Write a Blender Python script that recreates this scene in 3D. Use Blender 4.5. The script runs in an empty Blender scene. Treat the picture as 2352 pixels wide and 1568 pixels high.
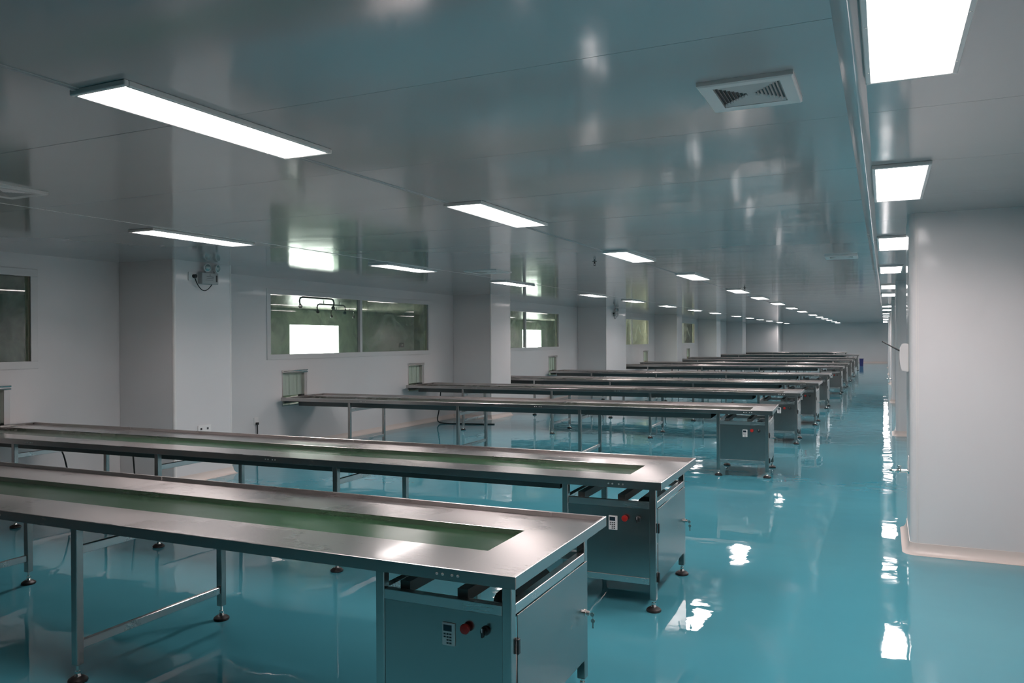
import bpy, bmesh, math, random
from mathutils import Matrix, Vector
random.seed(7)
SC = bpy.context.scene
COL = SC.collection
PI = math.pi

# ------------------------------------------------------------------ materials
def new_mat(name):
    m = bpy.data.materials.new(name); m.use_nodes = True
    nt = m.node_tree
    for n in list(nt.nodes): nt.nodes.remove(n)
    out = nt.nodes.new('ShaderNodeOutputMaterial')
    return m, nt, out

def principled(name, col, rough=.5, metal=0., spec=.5, coat=0., coat_rough=.05, aniso=0.):
    m, nt, out = new_mat(name)
    b = nt.nodes.new('ShaderNodeBsdfPrincipled')
    b.inputs['Base Color'].default_value = (*col, 1)
    b.inputs['Roughness'].default_value = rough
    b.inputs['Metallic'].default_value = metal
    b.inputs['Specular IOR Level'].default_value = spec
    b.inputs['Coat Weight'].default_value = coat
    b.inputs['Coat Roughness'].default_value = coat_rough
    b.inputs['Anisotropic'].default_value = aniso
    nt.links.new(b.outputs[0], out.inputs[0])
    return m, nt, b

def coords(nt, kind='Object', scale=(1, 1, 1)):
    tc = nt.nodes.new('ShaderNodeTexCoord')
    mp = nt.nodes.new('ShaderNodeMapping')
    mp.inputs['Scale'].default_value = scale
    nt.links.new(tc.outputs[kind], mp.inputs[0])
    return mp.outputs[0]

def noise(nt, vec, scale, detail=3, rough=.5):
    n = nt.nodes.new('ShaderNodeTexNoise')
    n.inputs['Scale'].default_value = scale
    n.inputs['Detail'].default_value = detail
    n.inputs['Roughness'].default_value = rough
    nt.links.new(vec, n.inputs['Vector'])
    return n.outputs['Fac']

def ramp(nt, fac, a, b, p0=0., p1=1.):
    r = nt.nodes.new('ShaderNodeMapRange')
    r.inputs['From Min'].default_value = p0; r.inputs['From Max'].default_value = p1
    r.inputs['To Min'].default_value = a; r.inputs['To Max'].default_value = b
    nt.links.new(fac, r.inputs['Value'])
    return r.outputs[0]

def mixcol(nt, fac, a, b):
    n = nt.nodes.new('ShaderNodeMix'); n.data_type = 'RGBA'
    n.inputs['A'].default_value = (*a, 1); n.inputs['B'].default_value = (*b, 1)
    nt.links.new(fac, n.inputs['Factor'])
    return n.outputs['Result']

def bump(nt, h, dist, strength=1.):
    n = nt.nodes.new('ShaderNodeBump')
    n.inputs['Strength'].default_value = strength
    n.inputs['Distance'].default_value = dist
    nt.links.new(h, n.inputs['Height'])
    return n.outputs[0]

# floor: glossy poured epoxy, slightly uneven
M = {}
m, nt, b = principled('turquoise_epoxy', (.05, .30, .38), .045, spec=.5)
v = coords(nt)
n1 = noise(nt, v, .55, 2); nt.links.new(mixcol(nt, ramp(nt, n1, 0, 1, .3, .7), (.058, .265, .335), (.076, .30, .365)), b.inputs['Base Color'])
n2 = noise(nt, v, 1.7, 2, .45); n3 = noise(nt, v, 7., 2, .5)
ad = nt.nodes.new('ShaderNodeMath'); ad.operation = 'MULTIPLY_ADD'
nt.links.new(n3, ad.inputs[0]); ad.inputs[1].default_value = .10; nt.links.new(n2, ad.inputs[2])
nt.links.new(bump(nt, ad.outputs[0], .0055), b.inputs['Normal'])
nt.links.new(ramp(nt, noise(nt, v, 2.6, 1), .015, .055, .35, .75), b.inputs['Roughness'])
M['floor'] = m

# painted sandwich panels
m, nt, b = principled('wall_panel_paint', (.70, .69, .69), .33, spec=.42, coat=.3, coat_rough=.09)
v = coords(nt)
nt.links.new(mixcol(nt, ramp(nt, noise(nt, v, .7, 1), 0, 1, .35, .65), (.68, .665, .665), (.72, .71, .71)), b.inputs['Base Color'])
M['wall'] = m
m, nt, b = principled('ceiling_panel_paint', (.42, .42, .42), .13, spec=1.)
v = coords(nt, scale=(.5, 1.3, 1))
nt.links.new(bump(nt, noise(nt, v, 1.1, 2), .0035), b.inputs['Normal'])
nt.links.new(ramp(nt, noise(nt, v, 2., 3), .075, .12), b.inputs['Roughness'])
M['ceiling'] = m
M['gap'] = principled('joint_sealant', (.28, .29, .29), .6)[0]
M['alu'] = principled('white_aluminium_trim', (.74, .72, .70), .28, spec=.5)[0]
M['cove'] = principled('cream_cove_vinyl', (.66, .585, .54), .35)[0]
M['winframe'] = principled('grey_window_frame', (.66, .655, .65), .35)[0]
M['cream'] = principled('cream_partition_paint', (.74, .70, .55), .5)[0]
M['roomceil'] = principled('warm_grey_room_ceiling', (.56, .54, .45), .3)[0]
M['roomwall'] = principled('pale_green_room_paint', (.47, .54, .48), .45)[0]
M['roomfloor'] = principled('green_room_floor', (.25, .38, .32), .2)[0]

# stainless
def steel(name, col, r0, r1, stretch=(1, 30, 30), smudge=True):
    m, nt, b = principled(name, col, .3, 1., aniso=.45)
    v = coords(nt, scale=stretch)
    f = noise(nt, v, 9., 3)
    g = noise(nt, coords(nt), 2.2, 2, .5)
    mx = nt.nodes.new('ShaderNodeMath'); mx.operation = 'MULTIPLY_ADD'
    nt.links.new(g, mx.inputs[0]); mx.inputs[1].default_value = .8 if smudge else 0.
    sm = nt.nodes.new('ShaderNodeMath'); sm.operation = 'MULTIPLY'; sm.inputs[1].default_value = .18
    nt.links.new(f, sm.inputs[0]); nt.links.new(sm.outputs[0], mx.inputs[2])
    nt.links.new(ramp(nt, mx.outputs[0], r0, r1, .35, .75), b.inputs['Roughness'])
    nt.links.new(bump(nt, noise(nt, coords(nt), 1.3, 1), .0016), b.inputs['Normal'])
    b.inputs['Coat Weight'].default_value = .32; b.inputs['Coat Roughness'].default_value = .07
    return m
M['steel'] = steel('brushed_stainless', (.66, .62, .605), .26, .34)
M['steelv'] = steel('brushed_stainless_upright_shaded', (.44, .42, .405), .2, .28, (30, 30, 1))  # darker steel for uprights, their shade put into the colour
M['panel'] = steel('stainless_sheet_shaded', (.38, .36, .35), .22, .28, (1.5, 1.5, 30))  # cabinet sheets darkened, shade of the upright faces put into the colour
M['apron'] = steel('brushed_stainless_apron_shaded', (.46, .435, .42), .2, .28)  # darker copy of the top steel, front-face shade put into its colour
M['under'] = principled('dull_galvanised_underside', (.16, .165, .16), .55, 1.)[0]
M['chrome'] = principled('chrome', (.75, .73, .7), .12, 1.)[0]
m, nt, b = principled('green_pvc_belt', (.021, .064, .028), .18, spec=.5)
nt.links.new(ramp(nt, noise(nt, coords(nt, scale=(.4, 1, 1)), 4., 3), .14, .28), b.inputs['Roughness'])
nt.links.new(bump(nt, noise(nt, coords(nt), 2.3, 2), .002), b.inputs['Normal'])
M['belt'] = m
M['rubber'] = principled('black_rubber', (.016, .014, .014), .45)[0]
M['black'] = principled('black_plastic', (.012, .012, .012), .35)[0]
M['white'] = principled('white_plastic', (.78, .76, .75), .35)[0]
M['grey'] = principled('grey_plastic', (.42, .43, .43), .4)[0]
M['red'] = principled('red_plastic', (.42, .018, .014), .35)[0]
M['blue'] = principled('dark_blue_plastic', (.025, .025, .13), .4)[0]
M['screen'] = principled('dark_lcd', (.02, .035, .05), .15)[0]
M['print'] = principled('dark_print', (.05, .05, .05), .5)[0]
M['reflector'] = principled('lamp_lens', (.30, .38, .38), .12, .6)[0]
m, nt, out = new_mat('light_diffuser')
e = nt.nodes.new('ShaderNodeEmission'); e.inputs[0].default_value = (1., .91, .895, 1); e.inputs[1].default_value = 14.
nt.links.new(e.outputs[0], out.inputs[0]); M['emit'] = m

# glass panes: green tint, mirror-like surface, wiped-dust swirls
def glass(name, tint, dirt=.35):
    m, nt, out = new_mat(name)
    tr = nt.nodes.new('ShaderNodeBsdfTransparent'); tr.inputs[0].default_value = (*tint, 1)
    gl = nt.nodes.new('ShaderNodeBsdfGlossy'); gl.inputs['Roughness'].default_value = .02
    fr = nt.nodes.new('ShaderNodeFresnel'); fr.inputs[0].default_value = 2.
    mx = nt.nodes.new('ShaderNodeMixShader')
    ge = nt.nodes.new('ShaderNodeNewGeometry'); fs = nt.nodes.new('ShaderNodeMath'); fs.operation = 'SUBTRACT'; fs.inputs[0].default_value = 1.
    nt.links.new(ge.outputs['Backfacing'], fs.inputs[1]); ff = nt.nodes.new('ShaderNodeMath'); ff.operation = 'MULTIPLY'
    nt.links.new(fr.outputs[0], ff.inputs[0]); nt.links.new(fs.outputs[0], ff.inputs[1])
    nt.links.new(ff.outputs[0], mx.inputs[0]); nt.links.new(tr.outputs[0], mx.inputs[1]); nt.links.new(gl.outputs[0], mx.inputs[2])
    df = nt.nodes.new('ShaderNodeBsdfTranslucent'); df.inputs[0].default_value = (.7, .78, .7, 1)
    d2 = nt.nodes.new('ShaderNodeBsdfDiffuse'); d2.inputs[0].default_value = (.6, .68, .6, 1)
    dd = nt.nodes.new('ShaderNodeMixShader'); nt.links.new(df.outputs[0], dd.inputs[1]); nt.links.new(d2.outputs[0], dd.inputs[2])
    v = coords(nt)
    w = nt.nodes.new('ShaderNodeTexNoise'); w.inputs['Scale'].default_value = 1.6; w.inputs['Detail'].default_value = 5; w.inputs['Distortion'].default_value = 2.2
    nt.links.new(v, w.inputs['Vector'])
    m2 = nt.nodes.new('ShaderNodeMixShader')
    nt.links.new(ramp(nt, w.outputs['Fac'], 0.02, dirt, .42, .75), m2.inputs[0])
    nt.links.new(mx.outputs[0], m2.inputs[1]); nt.links.new(dd.outputs[0], m2.inputs[2])
    nt.links.new(m2.outputs[0], out.inputs[0])
    return m
M['glass'] = glass('dusty_window_glass', (.88, .95, .91), .34)
m, nt, out = new_mat('clear_green_curtain')
tr = nt.nodes.new('ShaderNodeBsdfTransparent'); tr.inputs[0].default_value = (.80, .92, .85, 1)
tl = nt.nodes.new('ShaderNodeBsdfTranslucent'); tl.inputs[0].default_value = (.70, .82, .74, 1)
gl = nt.nodes.new('ShaderNodeBsdfPrincipled'); gl.inputs['Base Color'].default_value = (.74, .84, .77, 1); gl.inputs['Roughness'].default_value = .15
a1 = nt.nodes.new('ShaderNodeMixShader'); a1.inputs[0].default_value = .6
a2 = nt.nodes.new('ShaderNodeMixShader'); a2.inputs[0].default_value = .5
nt.links.new(tr.outputs[0], a1.inputs[1]); nt.links.new(tl.outputs[0], a1.inputs[2])
nt.links.new(a1.outputs[0], a2.inputs[1]); nt.links.new(gl.outputs[0], a2.inputs[2]); nt.links.new(a2.outputs[0], out.inputs[0])
M['curtain'] = m

# ------------------------------------------------------------------ mesh helpers
def box(bm, x0, x1, y0, y1, z0, z1, bev=0., seg=1):
    r = bmesh.ops.create_cube(bm, size=1)
    vs = r['verts']
    for v in vs:
        v.co = Vector(((x0 + x1) / 2 + v.co.x * (x1 - x0), (y0 + y1) / 2 + v.co.y * (y1 - y0), (z0 + z1) / 2 + v.co.z * (z1 - z0)))
    if bev > 0:
        es = list({e for v in vs for e in v.link_edges})
        bmesh.ops.bevel(bm, geom=es, offset=bev, segments=seg, affect='EDGES', profile=.5)

def bevel_vertical(bm, x0, x1, y0, y1, z0, z1, r, seg=5):
    """box whose four upright edges are rounded"""
    pts = []
    for cx, cy, a0 in ((x1 - r, y1 - r, 0), (x0 + r, y1 - r, 90), (x0 + r, y0 + r, 180), (x1 - r, y0 + r, 270)):
        for k in range(seg + 1):
            a = math.radians(a0 + 90 * k / seg); pts.append((cx + r * math.cos(a), cy + r * math.sin(a)))
    lo = [bm.verts.new((x, y, z0)) for x, y in pts]; hi = [bm.verts.new((x, y, z1)) for x, y in pts]
    n = len(pts)
    for i in range(n): bm.faces.new((lo[i], lo[(i + 1) % n], hi[(i + 1) % n], hi[i]))
    bm.faces.new(lo[::-1]); bm.faces.new(hi)

def tube(bm, pts, r, seg=8, cap=True):
    pts = [Vector(p) for p in pts]; rings = []
    up = Vector((0, 0, 1))
    for i, p in enumerate(pts):
        d = (pts[min(i + 1, len(pts) - 1)] - pts[max(i - 1, 0)]).normalized()
        a = d.cross(up)
        if a.length < 1e-3: a = d.cross(Vector((1, 0, 0)))
        a.normalize(); c = d.cross(a)
        rr = r[i] if isinstance(r, (list, tuple)) else r
        rings.append([bm.verts.new(p + a * rr * math.cos(2 * PI * k / seg) + c * rr * math.sin(2 * PI * k / seg)) for k in range(seg)])
    for A, B in zip(rings, rings[1:]):
        for k in range(seg): bm.faces.new((A[k], A[(k + 1) % seg], B[(k + 1) % seg], B[k]))
    if cap:
        bm.faces.new(rings[0][::-1]); bm.faces.new(rings[-1])

def lathe(bm, prof, c=(0, 0, 0), axis='Z', seg=16):
    """prof: list of (radius, height)"""
    rings = []
    for r, h in prof:
        ring = []
        for k in range(seg):
            a = 2 * PI * k / seg; u, w = r * math.cos(a), r * math.sin(a)
            p = {'Z': (u, w, h), 'X': (h, u, w), 'Y': (u, h, w)}[axis]
            ring.append(bm.verts.new(Vector(c) + Vector(p)))
        rings.append(ring)
    for A, B in zip(rings, rings[1:]):
        for k in range(seg): bm.faces.new((A[k], A[(k + 1) % seg], B[(k + 1) % seg], B[k]))
    bm.faces.new(rings[0][::-1]); bm.faces.new(rings[-1])

def obj(name, bm, mat, parent=None, smooth=False, loc=None):
    bmesh.ops.recalc_face_normals(bm, faces=bm.faces)
    me = bpy.data.meshes.new(name); bm.to_mesh(me); bm.free()
    if smooth:
        for p in me.polygons: p.use_smooth = True
        try: me.set_sharp_from_angle(angle=math.radians(35))
        except Exception: pass
    me.materials.append(M[mat] if isinstance(mat, str) else mat)
    o = bpy.data.objects.new(name, me); COL.objects.link(o)
    if parent: o.parent = parent
    if loc: o.location = loc
    return o

def B(): return bmesh.new()

def part(name, mat, parent, *boxes, bev=0., smooth=False):
    bm = B()
    for q in boxes: box(bm, *q, bev=bev)
    return obj(name, bm, mat, parent, smooth)

def tag(o, label, cat=None, group=None, kind=None):
    o['label'] = label
    if cat: o['category'] = cat
    if group: o['group'] = group
    if kind: o['kind'] = kind
    return o

def thing(name, label, cat, loc=(0, 0, 0), group=None, kind=None):
    o = bpy.data.objects.new(name, None); COL.objects.link(o); o.location = loc
    o.empty_display_size = .1
    return tag(o, label, cat, group, kind)

def struct(name, bm, mat, label, smooth=False):
    o = obj(name, bm, mat, None, smooth)
    return tag(o, label, None, None, 'structure')

def copy_tree(o, parent=None):
    c = o.copy(); COL.objects.link(c)
    if parent: c.parent = parent
    for ch in list(o.children): copy_tree(ch, c)
    return c

ORD = ['first', 'second', 'third', 'fourth', 'fifth', 'sixth', 'seventh', 'eighth', 'ninth', 'tenth', 'eleventh', 'twelfth', 'thirteenth', 'fourteenth', 'fifteenth']

# ------------------------------------------------------------------ dimensions (metres; camera stands at x = y = 0)
H = 2.6
XW = -8.3            # left wall face
XR = 1.1             # right wall face
YB, YF = -9., 57.   # back and far wall
XO = -15.6           # outer wall of the neighbouring room

# tables: (right end x, near edge y)
TABLES = [(-1.205, 2.60), (-1.20, 4.65), (-1.183, 9.73), (-1.172, 13.04), (-1.12, 16.03), (-1.155, 19.9),
          (-1.09, 25.2), (-1.075, 28.4), (-1.09, 32.8), (-1.09, 36.4), (-1.135, 43.3), (-1.97, 50.2)]
HATCH = {1: (4.75, 5.32), 2: (9.50, 10.05), 3: (13.04, 13.58), 5: (20.13, 20.68), 7: (29.60, 30.16), 9: (36.95, 37.5)}
HZ0, HZ1 = .655, 1.205
WINDOWS = [(1.0, 5.60), (9.22, 13.83), (16.30, 20.90), (25.80, 30.37), (34.0, 38.62)]
WZ0, WZ1 = 1.415, 2.395

# ------------------------------------------------------------------ floor, ceiling
bm = B(); box(bm, XW - .12, XR + .3, YB - .3, YF + .3, -.1, 0)
struct('floor', bm, 'floor', 'glossy turquoise epoxy floor running the length of the hall')
bm = B(); box(bm, XO - .3, XW - .12, YB - .3, YF + .3, -.1, 0)
struct('floor_adjoining', bm, 'roomfloor', 'dull green floor of the room behind the windowed wall')

SEAM0, PITCH = 3.685, 1.145
bm = B()
ys = []
k = -11
while SEAM0 + k * PITCH < YF:
    ys.append(SEAM0 + k * PITCH); k += 1
ys.append(YF + .02)
strips = [(XW - .1, -5.426), (-5.42, -2.762), (-2.708, -.135), (-.057, XR + .02)]
for x0, x1 in strips:
    for a, c in zip(ys, ys[1:]):
        lo = len(bm.verts)
        box(bm, x0, x1, max(a + .0016, YB - .05), c - .0016, H, H + .04)
        bm.verts.ensure_lookup_table()
        t, s = random.gauss(0, .00035), random.gauss(0, .00015)
        for v in list(bm.verts)[lo:]:
            v.co.z += (v.co.y - (a + c) / 2) * t + (v.co.x - (x0 + x1) / 2) * s * .4
o = struct('ceiling', bm, 'ceiling', 'glossy grey panelled ceiling over the hall')
bm = B(); box(bm, XW - .1, XR + .2, YB - .3, YF + .3, H + .05, H + .15)
struct('ceiling_backing', bm, 'gap', 'dark joint backing seen in the gaps between ceiling panels')
bm = B(); box(bm, XO - .3, XW - .1, YB - .3, YF + .3, H, H + .1)
struct('ceiling_adjoining', bm, 'roomceil', 'pale ceiling of the room behind the windowed wall')
# aluminium strips between the panel fields
bm = B()
for x0, x1, z in ((-2.76, -2.71, H - .004),):
    box(bm, x0, x1, YB, YF, z, H + .05, bev=.002)
    box(bm, x0 + .014, x1 - .014, YB, YF, z - .004, z + .001)
struct('trim_1', bm, 'ceiling', 'narrow metal joint strip along the middle row of ceiling lights')
bm = B(); box(bm, -5.428, -5.418, YB, YF, H - .002, H + .05)
struct('trim_2', bm, 'alu', 'thin metal joint strip along the ceiling near the windowed wall')
bm = B()
n = 8
prof = [(-.136 + .08 * i / n, H - .007 * math.sin(PI * i / n)) for i in range(n + 1)]
A = [bm.verts.new((x, YB, z)) for x, z in prof]; D = [bm.verts.new((x, YF, z)) for x, z in prof]
A2 = [bm.verts.new((x, YB, H + .05)) for x in (prof[-1][0], prof[0][0])]; D2 = [bm.verts.new((x, YF, H + .05)) for x in (prof[-1][0], prof[0][0])]
ra, rd = A + A2, D + D2
for i in range(len(ra)): bm.faces.new((ra[i], ra[(i + 1) % len(ra)], rd[(i + 1) % len(ra)], rd[i]))
bm.faces.new(ra); bm.faces.new(rd[::-1])
struct('trim_3', bm, 'ceiling', 'rounded metal strip along the ceiling beside the right row of lights', True)

# ------------------------------------------------------------------ walls
def holed_wall(bm, x0, x1, y0, y1, z0, z1, holes):
    cuts = sorted({y0, y1, *[h for q in holes for h in q[:2]]})
    for a, c in zip(cuts, cuts[1:]):
        mid = (a + c) / 2; zz = [(z0, z1)]
        for h in holes:
            if h[0] < mid < h[1]:
                nz = []
                for p, q in zz:
                    if h[2] > p: nz.append((p, min(q, h[2])))
                    if h[3] < q: nz.append((max(p, h[3]), q))
                zz = nz
        for p, q in zz:
            if q - p > 1e-4: box(bm, x0, x1, a, c, p, q)
    bmesh.ops.remove_doubles(bm, verts=bm.verts, dist=1e-5)

holes = [(a, c, WZ0, WZ1) for a, c in WINDOWS] + [(a, c, HZ0, HZ1) for a, c in HATCH.values()]
bm = B(); holed_wall(bm, XW - .1, XW, YB - .1, YF + .1, 0, H, holes)
struct('wall_left', bm, 'wall', 'light grey panel wall with interior windows and hatches')
bm = B(); box(bm, XR, XR + .1, YB - .1, YF + .1, 0, H)
struct('wall_right', bm, 'wall', 'light grey panel wall behind the right columns')
bm = B(); box(bm, XW - .1, XR + .1, YF, YF + .1, 0, H)
struct('wall_far', bm, 'wall', 'light grey wall closing the far end of the hall')
bm = B(); box(bm, XW - .1, XR + .1, YB - .1, YB, 0, H)
struct('wall_back', bm, 'wall', 'light grey wall behind the viewpoint')
bm = B(); holed_wall(bm, XO - .2, XO, YB - .1, YF + .1, 0, H, [(18.2, 20.49, .95, 2.125), (34.6, 36.9, .95, 2.125)])
struct('wall_outer', bm, 'roomwall', 'pale green outer wall of the adjoining room with bright daylight windows')
bm = B(); box(bm, XO, XW - .1, YF, YF + .1, 0, H); box(bm, XO, XW - .1, YB - .1, YB, 0, H)
struct('wall_adjoining', bm, 'roomwall', 'pale green end walls of the adjoining room')
bm = B(); box(bm, -9.9, -9.8, 25.3, YF, 0, H)
struct('wall_partition', bm, 'cream', 'cream partition close behind the far interior windows')

# columns: left row stands against the windowed wall, right row against the right wall
bmc = []
LCOL = [(6.66, 7.56), (14.82, 15.78), (22.42, 24.39), (31.24, 32.14), (39.45, 40.48), (47.3, 48.5)]
RCOL = [(6.82, 7.75), (14.85, 15.6), (22.3, 23.2), (31.2, 32.1), (39.4, 40.3), (47.6, 48.5)]
def cove(bm, pts, h=.085, out=.055, closed=False):
    """coved skirting along a floor polyline; the wall lies on the left of the walking direction"""
    n = len(pts); P = [Vector((x, y, 0)) for x, y in pts]
    norms = []
    for i in range(n):
        ds = []
        if i > 0: ds.append((P[i] - P[i - 1]).normalized())
        if i < n - 1: ds.append((P[i + 1] - P[i]).normalized())
        ns = [Vector((d.y, -d.x, 0)) for d in ds]
        if len(ns) == 1: norms.append(ns[0])
        else:
            s = ns[0] + ns[1]; norms.append(s / max(.3, 1 + ns[0].dot(ns[1])))
    prof = [(0, h), (.004, h)] + [(out - (out - .006) * math.sin(a), h - (h - .002) * (1 - math.cos(a))) for a in [PI / 2 * (1 - k / 6) for k in range(7)]][::1]
    prof = [(0, h), (.005, h)]
    for k in range(7):
        a = PI / 2 * k / 6
        prof.append((.005 + (out - .005) * (1 - math.cos(a)), .002 + (h - .002) * (1 - math.sin(a))))
    prof.append((out, 0)); prof.append((0, 0))
    rows = [[bm.verts.new(P[i] + norms[i] * o + Vector((0, 0, z))) for o, z in prof] for i in range(n)]
    m_ = len(prof)
    for R0, R1 in zip(rows, rows[1:]):
        for k in range(m_): bm.faces.new((R0[k], R1[k], R1[(k + 1) % m_], R0[(k + 1) % m_]))
    bm.faces.new(rows[0]); bm.faces.new(rows[-1][::-1])

base = None
for i, (a, c) in enumerate(LCOL):
    bm = B(); bevel_vertical(bm, XW - .001, -7.4, a, c, 0, H, .012, 2)
    struct('column', bm, 'wall', f'{ORD[i]} grey square column along the windowed wall from the near end')
    bm = B()
    for yy in (a, c):
        tube(bm, [(-7.418, yy + (.018 if yy == a else -.018), 0.08), (-7.418, yy + (.018 if yy == a else -.018), H)], .0225, 12)
    struct('trim_' + str(4 + i), bm, 'alu', f'rounded corner beads of the {ORD[i]} column along the windowed wall', True)
for i, (a, c) in enumerate(RCOL):
    x0 = .175
    bm = B(); bevel_vertical(bm, x0, XR + .001, a, c, 0, H, .045, 6)
    struct('column', bm, 'wall', f'{ORD[i]} grey column along the right side of the hall from the near end', True)
    bm = B(); box(bm, x0 + .045, x0 + .053, a - .004, a + .001, .085, H); box(bm, x0 + .06, x0 + .064, a - .002, a + .001, .085, H)
    struct('trim_' + str(12 + i), bm, 'alu', f'corner joint strip of the {ORD[i]} column on the right', True)
# box-out in the far left corner
bm = B(); bevel_vertical(bm, XW - .001, -6.26, 54.3, YF + .01, 0, H, .05, 5)
struct('wall_corner', bm, 'wall', 'grey box-out in the far corner beside the windowed wall', True)

bm = B()
pts = [(XW, YB)]
for a, c in LCOL: pts += [(XW, a), (-7.4, a), (-7.4, c), (XW, c)]
pts += [(XW, 54.3), (-6.26, 54.3), (-6.26, YF)]
cove(bm, pts)
struct('baseboard_left', bm, 'cove', 'cream coved skirting along the windowed wall and its columns', True)
bm = B()
pts = [(XR, YF)]
for a, c in RCOL[::-1]:
    x0 = .175; r = .045
    arc = lambda cx, cy, a0, a1: [(cx + r * math.cos(math.radians(a0 + (a1 - a0) * k / 4)), cy + r * math.sin(math.radians(a0 + (a1 - a0) * k / 4))) for k in range(5)]
    pts += [(XR, c)] + arc(x0 + r, c - r, 90, 180) + arc(x0 + r, a + r, 180, 270) + [(XR, a)]
pts += [(XR, YB)]
cove(bm, pts)
struct('baseboard_right', bm, 'cove', 'cream coved skirting round the right columns', True)
bm = B(); cove(bm, [(-6.26, YF), (XR, YF)])
struct('baseboard_far', bm, 'cove', 'cream coved skirting along the far wall', True)

# windows in the left wall
for i, (a, c) in enumerate(WINDOWS):
    root = thing(f'window_{i + 1}', f'{ORD[i]} interior window in the grey left wall from the near end', None, (XW, a, WZ0), None, 'structure')
    L, Hh, mid = c - a, WZ1 - WZ0, (c - a) / 2
    bm = B(); f = .035
    for y0, y1, z0, z1 in ((-.045, L + .045, -.045, f), (-.045, L + .045, Hh - f, Hh + .045), (-.045, f, f, Hh - f), (L - f, L + .045, f, Hh - f)):
        box(bm, -.004 if (y1 - y0 > 1 or True) else 0, .012, y0, y1, z0, z1, bev=.002)
    obj('window_frame', bm, 'winframe', root)
    part('mullion', 'winframe', root, (-.06, .012, mid - .032, mid + .032, f, Hh - f), bev=.003)
    for s, (y0, y1) in enumerate(((f, mid - .032), (mid + .032, L - f))):
        part('window_pane', 'glass', root, (-.042, -.036, y0, y1, f, Hh - f))
    part('far_frame', 'cream', root, (-.1, -.05, 0, .02, 0, Hh), (-.1, -.05, L - .03, L, 0, Hh), (-.1, -.05, .02, L - .03, 0, .02))

# ------------------------------------------------------------------ ceiling lights
LY = [2.03, 4.83, 8.22, 11.57, 15.67, 18.7, 22.15, 25.8, 29.3, 33.95, 37.6, 41.1, 44.7, 49.3, 53.1]
root0 = thing('ceiling_light', '', 'ceiling light')
W2, L2, fr = .1275, .575, .02
bm = B()
for q in ((-W2 - fr, W2 + fr, -L2 - fr, -L2), (-W2 - fr, W2 + fr, L2, L2 + fr), (-W2 - fr, -W2, -L2, L2), (W2, W2 + fr, -L2, L2)):
    box(bm, *q, -.022, 0, bev=.003)
for yy in (-.45, 0, .45):
    for xx in (-W2 - .01, W2 + .01): lathe(bm, [(.004, -.0235), (.004, -.021)], (xx, yy, 0), 'Z', 8)
obj('frame', bm, 'alu', root0)
part('diffuser', 'emit', root0, (-W2, W2, -L2, L2, -.017, -.012))
ld = bpy.data.lights.new('panel_lamp', 'AREA'); ld.shape = 'RECTANGLE'; ld.size = 2 * W2; ld.size_y = 2 * L2
ld.energy = 18.; ld.color = (1., .865, .855); ld.spread = math.radians(150)
lo_ = bpy.data.objects.new('panel_lamp', ld); COL.objects.link(lo_); lo_.parent = root0; lo_.location = (0, 0, -.018)
ROWS = [('right', .09, [y for y in LY if not 22 < y < 23]), ('middle', -2.617, LY), ('left', -5.645, [y if y > 4.9 else 4.76 for y in LY[1:]])]
first = True
for rn, rx, yy in ROWS:
    rx_ = rx
    for i, y in enumerate(yy):
        o = root0 if first else copy_tree(root0)
        first = False
        o.location = (rx, y + L2, H)
        o['label'] = f'{ORD[i]} glowing panel light from the near end of the {rn} ceiling row'
        o['group'] = f'lit panel lights in the {rn} ceiling row'

# ------------------------------------------------------------------ ceiling vents
def vent(x0, x1, y0, y1, drop, label):
    w, l = x1 - x0, y1 - y0
    r = thing('ceiling_vent', label, 'vent', ((x0 + x1) / 2, (y0 + y1) / 2, H), 'square ceiling vents')
    hw, hl = w / 2, l / 2; fw = .05
    bm = B()   # sloping frame: outer rim at the ceiling, inner rim lower
    def ring(s, z): return [bm.verts.new((sx * (hw - s), sy * (hl - s), z)) for sx, sy in ((-1, -1), (1, -1), (1, 1), (-1, 1))]
    rr = [ring(0, 0), ring(0, -drop * .75), ring(.006, -drop), ring(fw, -drop * .85), ring(fw, -.004), ]
    for A_, B_ in zip(rr, rr[1:]):
        for k in range(4): bm.faces.new((A_[k], A_[(k + 1) % 4], B_[(k + 1) % 4], B_[k]))
    obj('frame', bm, 'alu', r)
    part('duct_shade', 'black', r, (-hw + fw, hw - fw, -hl + fw, hl - fw, -.006, -.003))  # black sheet standing in for the shade above the louvres
    iw, il = hw - fw, hl - fw
    bm = B(); n = 9    # four-way louvres
    def fin(px, py, dx, dy, ln):
        # slanted blade centred at px,py running along dx,dy
        a = Vector((px - dx * ln, py - dy * ln, -drop * .82)); c = Vector((px + dx * ln, py + dy * ln, -drop * .82))
        nn = Vector((abs(dy) * (.003 if px > 0 else -.003), -abs(dx) * .0105, .009))
        t = Vector((0, 0, .0015))
        vs = [bm.verts.new(p) for p in (a, c, c + nn, a + nn)]
        bm.faces.new(vs); bm.faces.new([bm.verts.new(p.co + t) for p in vs][::-1])
    for k in range(1, n + 1):
        s = k / (n + .3)
        fin(iw * s, 0, 0, 1, il * s); fin(-iw * s, 0, 0, 1, il * s)
        fin(0, il * s, 1, 0, iw * s); fin(0, -il * s, 1, 0, iw * s)
    obj('louvre_grille', bm, 'alu', r)
    return r
vent(-.627, -.287, 2.965, 3.33, .02, 'nearest white square vent, beside the big light at the top right')
vent(-5.12, -4.765, 2.97, 3.32, .02, 'white square vent cut by the left edge of the photo')
vent(-5.24, -4.74, 9.66, 10.16, .012, 'flat square vent between the left row and middle row of lights')
vent(-.62, -.27, 9.84, 10.19, .02, 'farther white square vent near the right row of lights')

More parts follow.
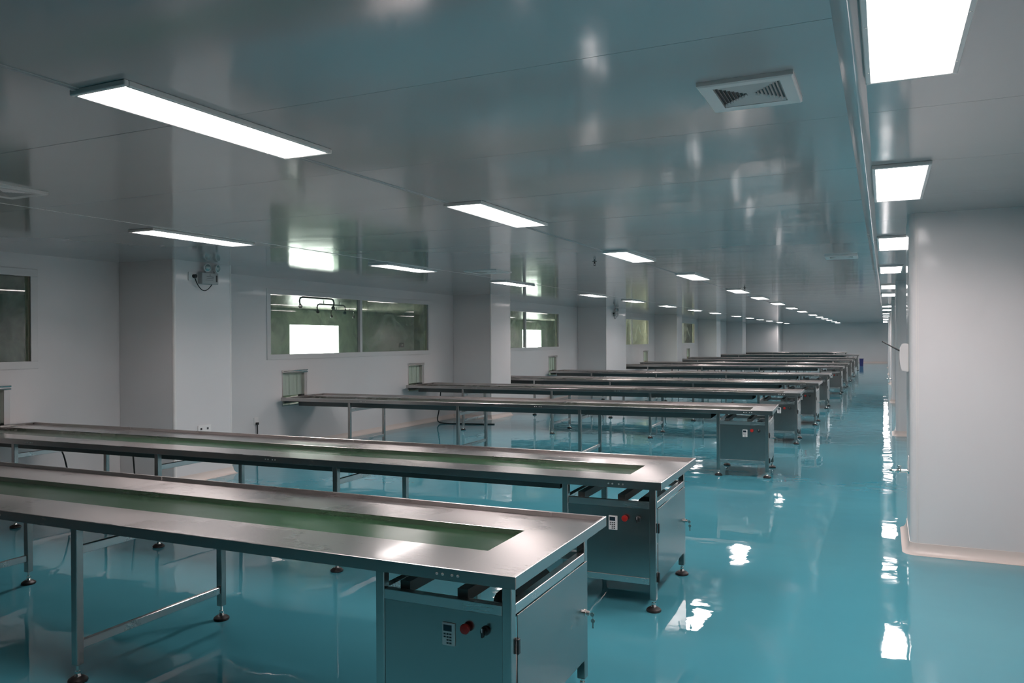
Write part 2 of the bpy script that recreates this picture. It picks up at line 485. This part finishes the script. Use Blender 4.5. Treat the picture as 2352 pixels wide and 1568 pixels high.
# sprinklers
for i, (x, y) in enumerate(((-3.185, 9.21), (-2.35, 15.3))):
    r = thing('sprinkler_head', ['dark sprinkler head hanging before the third light of the middle row', 'dark sprinkler head farther along the middle row of ceiling lights'][i], 'sprinkler', (x, y, H))
    bm = B(); lathe(bm, [(.03, .004), (.03, -.004), (.01, -.006), (.01, -.03)]); obj('escutcheon', bm, 'black', r, True)
    bm = B(); tube(bm, [(-.01, 0, -.028), (-.013, 0, -.04), (0, 0, -.052)], .003, 6); tube(bm, [(.01, 0, -.028), (.013, 0, -.04), (0, 0, -.052)], .003, 6)
    lathe(bm, [(.016, -.056), (.016, -.053)]); obj('deflector', bm, 'black', r, True)

# ------------------------------------------------------------------ emergency lights
def emergency(y, label):
    r = thing('emergency_light', label, 'emergency light', (-7.4, y, 2.34), 'twin-lamp emergency lights')
    part('case', 'grey', r, (.001, .07, 0, .26, 0, .135), bev=.006)
    bm = B()
    for z0, z1, y0, y1 in ((.085, .09, .07, .18), (.065, .069, .07, .18), (.045, .048, .05, .17), (.105, .112, .115, .13)): box(bm, .0695, .071, y0, y1, z0, z1)
    obj('printed_marks', bm, 'print', r)
    part('indicator_strip', 'print', r, (.069, .0715, .215, .238, .03, .11))
    for yy in (.085, .225):
        bm = B(); lathe(bm, [(.018, 0), (.045, .03), (.05, .05), (.05, .062), (.046, .066)], (0, 0, 0), 'X', 20)
        lamp = obj('lamp_head', bm, 'white', r, True, loc=(.02, yy, .2)); lamp.rotation_euler = (0, .1, -.15 if yy < .1 else .2)
        bm = B(); lathe(bm, [(.043, .064), (.03, .074), (.012, .078)], (0, 0, 0), 'X', 20); obj('lens', bm, 'reflector', lamp, True)
        bm = B(); lathe(bm, [(.009, .13), (.009, .165)], (.035, yy, 0)); obj('lamp_neck', bm, 'grey', r, True)
    part('socket_plate', 'white', r, (.001, .012, -.15, -.04, .03, .13), bev=.003)
    bm = B(); lathe(bm, [(.024, .008), (.022, .05), (.012, .055)], (0, -.075, .085), 'X', 14); obj('plug', bm, 'black', r, True)
    bm = B(); pts = []
    for k in range(15):
        t = k / 14; pts.append((.03, -.075 + .31 * t, .07 - .17 * math.sin(PI * t) ** .8 * (1 - .25 * t) if 0 < t < 1 else (.07 if t == 0 else .004)))
    tube(bm, pts, .0055, 8); obj('cord', bm, 'black', r, True)
emergency(7.02, 'twin-lamp emergency light high on the near left column')
emergency(23.1, 'small twin-lamp emergency light high on the wide third left column')

# wall outlets
r = thing('wall_outlet', 'white wall outlet with a black plug, just right of the near left column', 'outlet', (XW, 8.94, .435))
part('plate', 'white', r, (.001, .012, -.045, .045, 0, .1), bev=.003)
part('plug', 'black', r, (.012, .045, -.02, .02, .0, .035), bev=.004)
bm = B(); tube(bm, [(.03, 0, .005), (.028, .002, -.1), (.02, .004, -.25), (.02, .02, -.4), (.04, .1, -.428), (.3, .3, -.428)], .009, 8); obj('cord', bm, 'black', r, True)
r = thing('wall_outlet', 'white double outlet low on the near left column', 'outlet', (-7.4, 7.0, .56))
part('plate', 'white', r, (.001, .014, 0, .2, 0, .09), bev=.003)
for yy in (.045, .145): part('socket', 'print', r, (.0135, .015, yy - .014, yy + .014, .035, .06), bev=.0004)

# ------------------------------------------------------------------ conveyor tables
def make_table(length):
    """origin on the floor below the near right corner of the top; +x right end, +y away from the viewer"""
    t = thing('conveyor_table', '', 'table', (0, 0, 0), 'stainless conveyor tables in rows')
    Wd, L = 1.07, length
    b0, b1 = .36, .745      # belt slot
    xe = -.285              # right end of the slot
    zt, ap = .8, .753
    bm = B()
    # tray plates (two joints along the length)
    js = [xe, -2.93, -5.6, -L + .02]
    for a, c in zip(js, js[1:]):
        if c > a - .01: continue
        box(bm, c + .0008, a - .0008, .004, b0, .772, .778, bev=.0012)
        box(bm, c + .0008, a - .0008, b1, Wd - .004, .772, .778, bev=.0012)
    box(bm, xe, -.004, .004, Wd - .004, .7735, .7795, bev=.0012)
    # slot edges turned down
    box(bm, -L, xe, b0 - .003, b0, .735, .777); box(bm, -L, xe, b1, b1 + .003, .735, .777); box(bm, xe, xe + .003, b0, b1, .735, .777)
    bt, bm = bm, B()
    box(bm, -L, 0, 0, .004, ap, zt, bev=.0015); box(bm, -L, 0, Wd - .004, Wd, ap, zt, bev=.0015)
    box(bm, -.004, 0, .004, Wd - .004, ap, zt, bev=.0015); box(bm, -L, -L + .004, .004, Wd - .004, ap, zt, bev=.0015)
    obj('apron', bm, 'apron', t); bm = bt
    for q in ((-L, 0, 0, .012), (-L, 0, Wd - .012, Wd), (-.012, 0, .012, Wd - .012), (-L, -L + .012, .012, Wd - .012)):
        box(bm, *q, zt - .004, zt + .001, bev=.0018)
    # inner face of rims
    box(bm, -L + .01, -.011, Wd - .013, Wd - .0105, .777, zt - .002)
    # weld tab at the far corner of each joint and the bolts on the front apron
    for jx in (xe, -2.93, -5.6):
        if jx < -L + .1: continue
        box(bm, jx - .006, jx + .006, Wd - .017, Wd - .012, .777, .799, bev=.001)
        for dx in (-.02, .005, .045, .07):
            lathe(bm, [(.0055, 0), (.0055, -.002), (.003, -.004)], (jx + dx - .02, 0, .776), 'Y', 8)
    obj('tabletop', bm, 'steel', t)
    bm = B(); box(bm, -L, xe + .06, b0 - .01, b1 + .01, .7485, .7515); obj('conveyor_belt', bm, 'belt', t)
    # trough under the belt
    part('belt_trough', 'under', t, (-L + .1, -.75, b0 - .06, b0 - .057, .665, .745), (-L + .1, -.75, b1 + .057, b1 + .06, .665, .745), (-L + .1, -.75, b0 - .06, b1 + .06, .662, .665),
         (-L + .01, -L + .03, .05, Wd - .05, .715, .757))
    bm = B()
    for q in ((-L + .02, -.02, .012, .05, .758, .77), (-L + .02, -.02, Wd - .05, Wd - .012, .758, .77)): box(bm, *q)
    obj('underframe', bm, 'under', t)
    # trestles
    def foot(par, x, y, ztop):
        bm = B(); lathe(bm, [(.007, .03), (.007, ztop + .01)], (x, y, 0), 'Z', 10); lathe(bm, [(.013, .04), (.013, .052)], (x, y, 0), 'Z', 6)
        lathe(bm, [(.018, .024), (.012, .04), (.008, .042)], (x, y, 0), 'Z', 14)
        obj('threaded_rod', bm, 'chrome', par, True)
        bm = B(); lathe(bm, [(.043, 0), (.046, .006), (.044, .014), (.03, .024), (.016, .028)], (x, y, 0), 'Z', 20)
        obj('foot_pad', bm, 'rubber', par, True)
    tx = [-2.365, -4.105, -5.845]
    for x in tx:
        if x < -L + .2: continue
        for y in (.045, .985):
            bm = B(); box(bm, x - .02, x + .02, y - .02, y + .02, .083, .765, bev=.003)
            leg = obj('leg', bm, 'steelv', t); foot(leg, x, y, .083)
        for z in (.62, .158):
            part('cross_bar', 'steel', t, (x - .0125, x + .0125, .066, .964, z, z + .04), bev=.002)
    # drive cabinet at the right end
    cx0, cx1, cy0, cy1 = -.655, -.053, .08, .94
    for x0 in (cx0, cx1 - .04):
        for y0 in (cy0, cy1 - .04):
            bm = B(); box(bm, x0, x0 + .04, y0, y0 + .04, .07, .766, bev=.003)
            leg = obj('cabinet_post', bm, 'steelv', t); foot(leg, x0 + .02, y0 + .02, .07)
    bm = B()
    for z0, z1 in ((.62, .66), (.16, .2)):
        if z0 < .5: obj('cabinet_rail', bm, 'steel', t); bm = B()
        box(bm, cx0 + .041, cx1 - .041, cy0 + .001, cy0 + .036, z0, z1, bev=.002); box(bm, cx0 + .041, cx1 - .041, cy1 - .036, cy1 - .001, z0, z1, bev=.002)
        box(bm, cx0 + .001, cx0 + .036, cy0 + .041, cy1 - .041, z0, z1, bev=.002); box(bm, cx1 - .036, cx1 - .001, cy0 + .041, cy1 - .041, z0, z1, bev=.002)
    obj('cabinet_rail', bm, 'steel', t)
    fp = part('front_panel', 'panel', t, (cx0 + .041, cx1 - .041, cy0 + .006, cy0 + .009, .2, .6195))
    part('cabinet_floor', 'under', t, (cx0 + .04, cx1 - .04, cy0 + .04, cy1 - .04, .196, .199))
    bm = B()
    for x in (-.56, -.3): box(bm, x, x + .045, cy0 + .037, cy1 - .037, .645, .69)
    obj('belt_support', bm, 'under', t)
    bm = B(); lathe(bm, [(.03, .25), (.06, .27), (.06, .62), (.03, .64)], (-.16, 0, .6), 'Y', 18); obj('drive_motor', bm, 'black', t, True)
    d = part('door', 'panel', t, (cx1 - .002, cx1 + .003, cy0 + .05, cy1 - .012, .165, .617), bev=.001)
    for z in (.2, .5):
        bm = B(); box(bm, cx1 + .001, cx1 + .012, cy0 + .036, cy0 + .056, z - .03, z + .03, bev=.003); obj('hinge', bm, 'black', d, False)
    lk = B(); lathe(lk, [(.016, 0), (.016, .006), (.011, .008), (.011, .022), (.006, .024)], (cx1 + .003, cy1 - .045, .385), 'X', 14)
    box(lk, cx1 + .02, cx1 + .024, cy1 - .049, cy1 - .041, .383, .387)
    lk = obj('lock', lk, 'chrome', d, True)
    kb = B(); lathe(kb, [(.010, -.0015), (.010, .0015)], (cx1 + .038, cy1 - .045, .38), 'Y', 12); box(kb, cx1 + .02, cx1 + .034, cy1 - .0465, cy1 - .0435, .381, .386)
    tube(kb, [(cx1 + .042, cy1 - .045, .372), (cx1 + .042, cy1 - .045, .362)], .002, 6)
    lathe(kb, [(.010, -.0015), (.010, .0015)], (cx1 + .042, cy1 - .047, .352), 'Y', 12); box(kb, cx1 + .0385, cx1 + .0455, cy1 - .0485, cy1 - .0455, .318, .345)
    obj('keys', kb, 'chrome', d)
    # controls on the front panel
    yF = cy0 + .006
    cp = part('speed_controller', 'white', fp, (-.35, -.294, yF - .006, yF, .476, .564), bev=.002)
    part('display', 'screen', fp, (-.343, -.307, yF - .007, yF - .005, .532, .556))
    bm = B()
    for rz in range(4):
        for c in range(3):
            if rz >= 2 and c == 0: continue
            box(bm, -.342 + c * .0125, -.342 + c * .0125 + .009, yF - .0068, yF - .005, .518 - rz * .0115, .524 - rz * .0115)
    obj('keypad', bm, 'print', fp)
    bm = B(); lathe(bm, [(.012, 0), (.012, -.01), (.019, -.012), (.020, -.022), (.017, -.027), (.008, -.029)], (-.243, yF, .556), 'Y', 20); obj('stop_button', bm, 'red', fp, True)
    bm = B(); lathe(bm, [(.018, 0), (.018, -.006), (.013, -.009), (.012, -.024)], (-.163, yF, .556), 'Y', 18)
    box(bm, -.168, -.158, yF - .034, yF - .02, .538, .574, bev=.002); ob = obj('selector_knob', bm, 'black', fp, True)
    part('knob_marker', 'white', fp, (-.1642, -.1618, yF - .035, yF - .0335, .558, .574))
    return t
proto = make_table(7.03)
LABELS = ['nearest stainless conveyor table with a green belt, its drive cabinet cut by the lower edge',
          'stainless conveyor table with a green belt just behind the nearest one',
          'third stainless conveyor table, standing past the wide gap behind the second',
          'fourth stainless conveyor table, its wall end at the hatch under the second window',
          'fifth stainless conveyor table, its wall end hidden by the second left column',
          'sixth stainless conveyor table, its wall end at the hatch under the third window',
          'seventh stainless conveyor table, its wall end hidden by the wide third column',
          'eighth stainless conveyor table, its wall end at the hatch under the fourth window',
          'ninth stainless conveyor table, its wall end hidden by the fourth left column',
          'tenth stainless conveyor table, third from the far end of the hall',
          'eleventh stainless conveyor table, beside the blue bin at the far end',
          'farthest stainless conveyor table, its end set back from the aisle']
for i, (x, y) in enumerate(TABLES):
    if i == 0: o = proto
    elif i == 11: o = make_table(6.2)
    else: o = copy_tree(proto)
    th = math.radians({0: .6, 1: 1.2, 2: 3., 3: 1.9}.get(i, 0))
    o.location = (x, y, 0); o.rotation_euler = (0, 0, th); o['label'] = LABELS[i]

# ------------------------------------------------------------------ pass-through hatches in the left wall
HL = {1: 'steel pass-through hatch at the wall end of the second table, cut by the photo edge', 2: 'steel pass-through hatch with green curtain at the wall end of the third table',
      3: 'steel pass-through hatch with curtain at the wall end of the fourth table', 5: 'steel pass-through hatch at the wall end of the sixth table, below the third window',
      7: 'small pass-through hatch at the wall end of the eighth table', 9: 'farthest tiny pass-through hatch, at the wall end of the tenth table'}
for k, (a, c) in HATCH.items():
    r = thing('pass_through_hatch', HL[k], 'hatch', (XW, a, HZ0), 'pass-through hatches with clear curtains')
    L, hh = c - a, HZ1 - HZ0
    bm = B(); f = .02
    box(bm, -.1, .03, 0, L, hh - .045, hh - .002, bev=.004)
    box(bm, -.1, .005, 0.001, f, f, hh - .045, bev=.002); box(bm, -.1, .03, L - .065, L - .001, f, hh - .045, bev=.003);
    obj('frame', bm, 'steel', r)
    bm = B(); tube(bm, [(.03, -.01, hh - .012), (.03, L + .01, hh - .008)], .011, 10); tube(bm, [(.03, -.01, hh - .04), (.03, L + .01, hh - .036)], .008, 8)
    obj('curtain_rail', bm, 'chrome', r, True)
    part('sill', 'roomwall', r, (-.1, .002, .001, L - .001, .001, f), bev=.002)
    n = 5; w = (L - .09) / n
    for s in range(n):
        bm = B(); y0 = .022 + s * w * .99; seg = 5
        dx = .012 * (s % 2)
        fr_ = [bm.verts.new((-.03 - dx + .006 * math.sin(PI * q / seg), y0 + w * 1.1 * q / seg, z)) for q in range(seg + 1) for z in (.16, hh - .045)]
        bk = [bm.verts.new(v.co + Vector((-.002, 0, 0))) for v in fr_]
        for q in range(seg):
            bm.faces.new((fr_[2 * q], fr_[2 * q + 2], fr_[2 * q + 3], fr_[2 * q + 1])); bm.faces.new((bk[2 * q], bk[2 * q + 1], bk[2 * q + 3], bk[2 * q + 2]))
        obj('curtain_strip', bm, 'curtain', r, True)

# ------------------------------------------------------------------ things on the right column, bin, cords
r = thing('wall_dispenser', 'white curved dispenser box with a black arm on the near right column', 'dispenser', (.175, 7.02, 1.38))
bm = B(); pr = [(-.001, 0), (-.05, .01), (-.062, .07), (-.066, .13), (-.062, .19), (-.045, .225), (-.001, .225)]
A = [bm.verts.new((x, 0, z)) for x, z in pr]; D = [bm.verts.new((x, .12, z)) for x, z in pr]
for i in range(len(pr)): bm.faces.new((A[i], A[(i + 1) % len(pr)], D[(i + 1) % len(pr)], D[i]))
bm.faces.new(A); bm.faces.new(D[::-1]); bmesh.ops.bevel(bm, geom=list(bm.edges), offset=.004, segments=2, affect='EDGES')
obj('box', bm, 'white', r, True)
bm = B(); tube(bm, [(-.055, .05, .165), (-.10, .055, .19), (-.185, .06, .24)], [.006, .006, .004], 8); tube(bm, [(-.185, .06, .24), (-.19, .06, .243)], .006, 8); obj('lever_arm', bm, 'black', r, True)

def tap(y, label):
    r = thing('wall_tap', label, 'tap', (.175, y, .6))
    bm = B(); lathe(bm, [(.025, 0), (.024, -.008), (.012, -.012), (.012, -.06)], (0, 0, 0), 'X', 14); lathe(bm, [(.018, -.055), (.02, -.065), (.02, -.08), (.015, -.09)], (0, 0, 0), 'X', 14)
    lathe(bm, [(.011, -.09), (.012, -.11), (.009, -.14)], (0, 0, -.004), 'X', 12); obj('body', bm, 'chrome', r, True)
    bm = B(); lathe(bm, [(.006, .015), (.006, .03), (.016, .032), (.016, .038), (.008, .04)], (-.07, 0, 0), 'Z', 12); obj('handle', bm, 'chrome', r, True)
    part('wall_plate', 'white', r, (-.008, .0, -.035, .035, -.0, .12), bev=.003)
tap(7.02, 'small chrome tap low on the side of the near right column')
tap(22.6, 'tiny chrome tap low on a farther right column')

r = thing('plastic_bin', 'dark blue plastic bin standing at the far end of the aisle', 'bin', (-1.2, 50.8, 0))
bm = B()
o1 = [(-.11, -.1), (.11, -.1), (.11, .1), (-.11, .1)]
lo = [bm.verts.new((x * .85, y * .85, 0)) for x, y in o1]; hi = [bm.verts.new((x, y, .42)) for x, y in o1]
li = [bm.verts.new((x * .92, y * .92, .42)) for x, y in o1]; bi = [bm.verts.new((x * .8, y * .8, .02)) for x, y in o1]
for A_, B_ in ((lo, hi), (hi, li), (li, bi)):
    for k in range(4): bm.faces.new((A_[k], A_[(k + 1) % 4], B_[(k + 1) % 4], B_[k]))
bm.faces.new(lo[::-1]); bm.faces.new(bi); obj('body', bm, 'blue', r)
part('rim', 'blue', r, (-.125, .125, -.115, -.1, .405, .43), (-.125, .125, .1, .115, .405, .43), (-.125, -.11, -.1, .1, .405, .43), (.11, .125, -.1, .1, .405, .43))

def cord(name, label, pts, rad=.008):
    bm = B(); P = [Vector(p) for p in pts]; out = []
    for i in range(len(P) - 1):
        p0, p1, p2, p3 = P[max(i - 1, 0)], P[i], P[i + 1], P[min(i + 2, len(P) - 1)]
        for q in range(6):
            t = q / 6
            out.append(.5 * ((2 * p1) + (p2 - p0) * t + (2 * p0 - 5 * p1 + 4 * p2 - p3) * t * t + (3 * p1 - p0 - 3 * p2 + p3) * t ** 3))
    out.append(P[-1]); tube(bm, out, rad, 8)
    return tag(obj(name, bm, 'black', None, True), label, 'cord')
cord('power_cord', 'black cord hanging below the second table by the wall', [(-7.6, 5.3, .66), (-7.5, 5.35, .55), (-7.47, 5.4, .3), (-7.5, 5.5, .06), (-7.7, 5.6, .009), (-8.2, 5.7, .009)])
cord('power_cord', 'straight black cord dropping to the floor behind the second table', [(-7.0, 5.75, .7), (-7.0, 5.78, .4), (-7.0, 5.8, .1), (-7.05, 5.85, .009), (-7.3, 5.9, .009)])
cord('extension_cord', 'black extension cord lying on the floor under the fourth table', [(-7.9, 13.6, .66), (-7.95, 13.62, .3), (-8.0, 13.65, .06), (-7.85, 13.7, .009), (-7.5, 13.75, .012), (-7.2, 13.8, .012), (-6.95, 13.9, .009), (-6.9, 13.95, .009)], .012)
cord('power_cord', 'thin black cord slanting from the third table leg to the floor', [(-7.035, 9.5, .62), (-7.045, 9.51, .4), (-7.10, 9.56, .15), (-7.2, 9.65, .009), (-7.5, 9.85, .009)])

# ------------------------------------------------------------------ pipe loops hanging in the adjoining room
def loop(x, y, label):
    r = thing('hanging_pipe_loop', label, 'pipe loop', (x, y, 2.465), 'pipe loops hanging in the adjoining room')
    bm = B(); L = .52
    pts = [(0, -L, -.1), (0, -L - .03, -.02), (0, -L, .04), (0, -L + .06, .06), (0, L - .06, .06), (0, L, .04), (0, L + .03, -.02), (0, L, -.1)]
    tube(bm, pts, .018, 8); obj('pipe', bm, 'under', r, True)
    for s in (-1, 1):
        bm = B(); lathe(bm, [(.025, -.16), (.045, -.13), (.03, -.1), (.02, -.09)], (0, s * L, 0), 'Z', 12); obj('nozzle', bm, 'black', r, True)
    bm = B(); tube(bm, [(0, -.3, .06), (0, -.3, .14)], .01, 6); tube(bm, [(0, .3, .06), (0, .3, .14)], .01, 6); obj('hanger_rod', bm, 'under', r)
loop(-10.5, 13.09, 'nearest dark pipe loop hanging behind the second window')
loop(-12.2, 15.75, 'middle dark pipe loop hanging behind the second window')
loop(-14.2, 18.85, 'farthest pale pipe loop hanging behind the second window')

r = thing('wall_switch', 'small dark switch box on the green wall seen through the second window', 'switch', (XO, 24.1, 1.48))
part('plate', 'print', r, (-.001, .03, -.12, .12, -.08, .08), bev=.006)
part('rocker', 'white', r, (.03, .036, -.05, .05, -.035, .035), bev=.003)

# ------------------------------------------------------------------ daylight outside the adjoining room
w = bpy.data.worlds.new('World'); SC.world = w; w.use_nodes = True
bg = w.node_tree.nodes['Background']; bg.inputs[0].default_value = (1., .98, .93, 1); bg.inputs[1].default_value = 11.

for yy in (28.2, 36.4):   # added fill lamps that brighten the partition behind the far windows
    pl = bpy.data.lights.new('added_fill_lamp', 'AREA'); pl.shape = 'RECTANGLE'; pl.size = .3; pl.size_y = 2.4; pl.energy = 30.; pl.color = (1., .93, .8)
    po = bpy.data.objects.new('added_fill_lamp', pl); COL.objects.link(po); po.location = (-9.1, yy, 2.58)

# ------------------------------------------------------------------ camera
cam = bpy.data.cameras.new('Camera'); co = bpy.data.objects.new('Camera', cam); COL.objects.link(co)
cam.sensor_fit = 'HORIZONTAL'; cam.sensor_width = 36.; cam.lens = 36 * 1830.766 / 2352
yaw, pit, rol = .436733575, -.00244168681, -.00556747787
f = Vector((-math.sin(yaw) * math.cos(pit), math.cos(yaw) * math.cos(pit), math.sin(pit)))
r0 = Vector((math.cos(yaw), math.sin(yaw), 0)); u0 = r0.cross(f)
r1 = r0 * math.cos(rol) + u0 * math.sin(rol); u1 = -r0 * math.sin(rol) + u0 * math.cos(rol)
mat = Matrix.Identity(4)
for i in range(3): mat[i][0], mat[i][1], mat[i][2] = r1[i], u1[i], -f[i]
mat.translation = Vector((0, 0, 1.655)); co.matrix_world = mat
cam.clip_start = .05; cam.clip_end = 200
SC.camera = co

SC.view_settings.view_transform = 'Standard'
try: SC.view_settings.look = 'None'
except Exception: pass
SC.view_settings.gamma = 1.; SC.view_settings.use_curve_mapping = False
SC.view_settings.exposure = .18
SC.cycles.max_bounces = 7; SC.cycles.diffuse_bounces = 4; SC.cycles.glossy_bounces = 4; SC.cycles.transparent_max_bounces = 10
SC.cycles.use_adaptive_sampling = True; SC.cycles.adaptive_threshold = .12; SC.cycles.adaptive_min_samples = 20
SC.cycles.use_denoising = True
SC.cycles.sample_clamp_indirect = 6.
SC.cycles.caustics_reflective = True
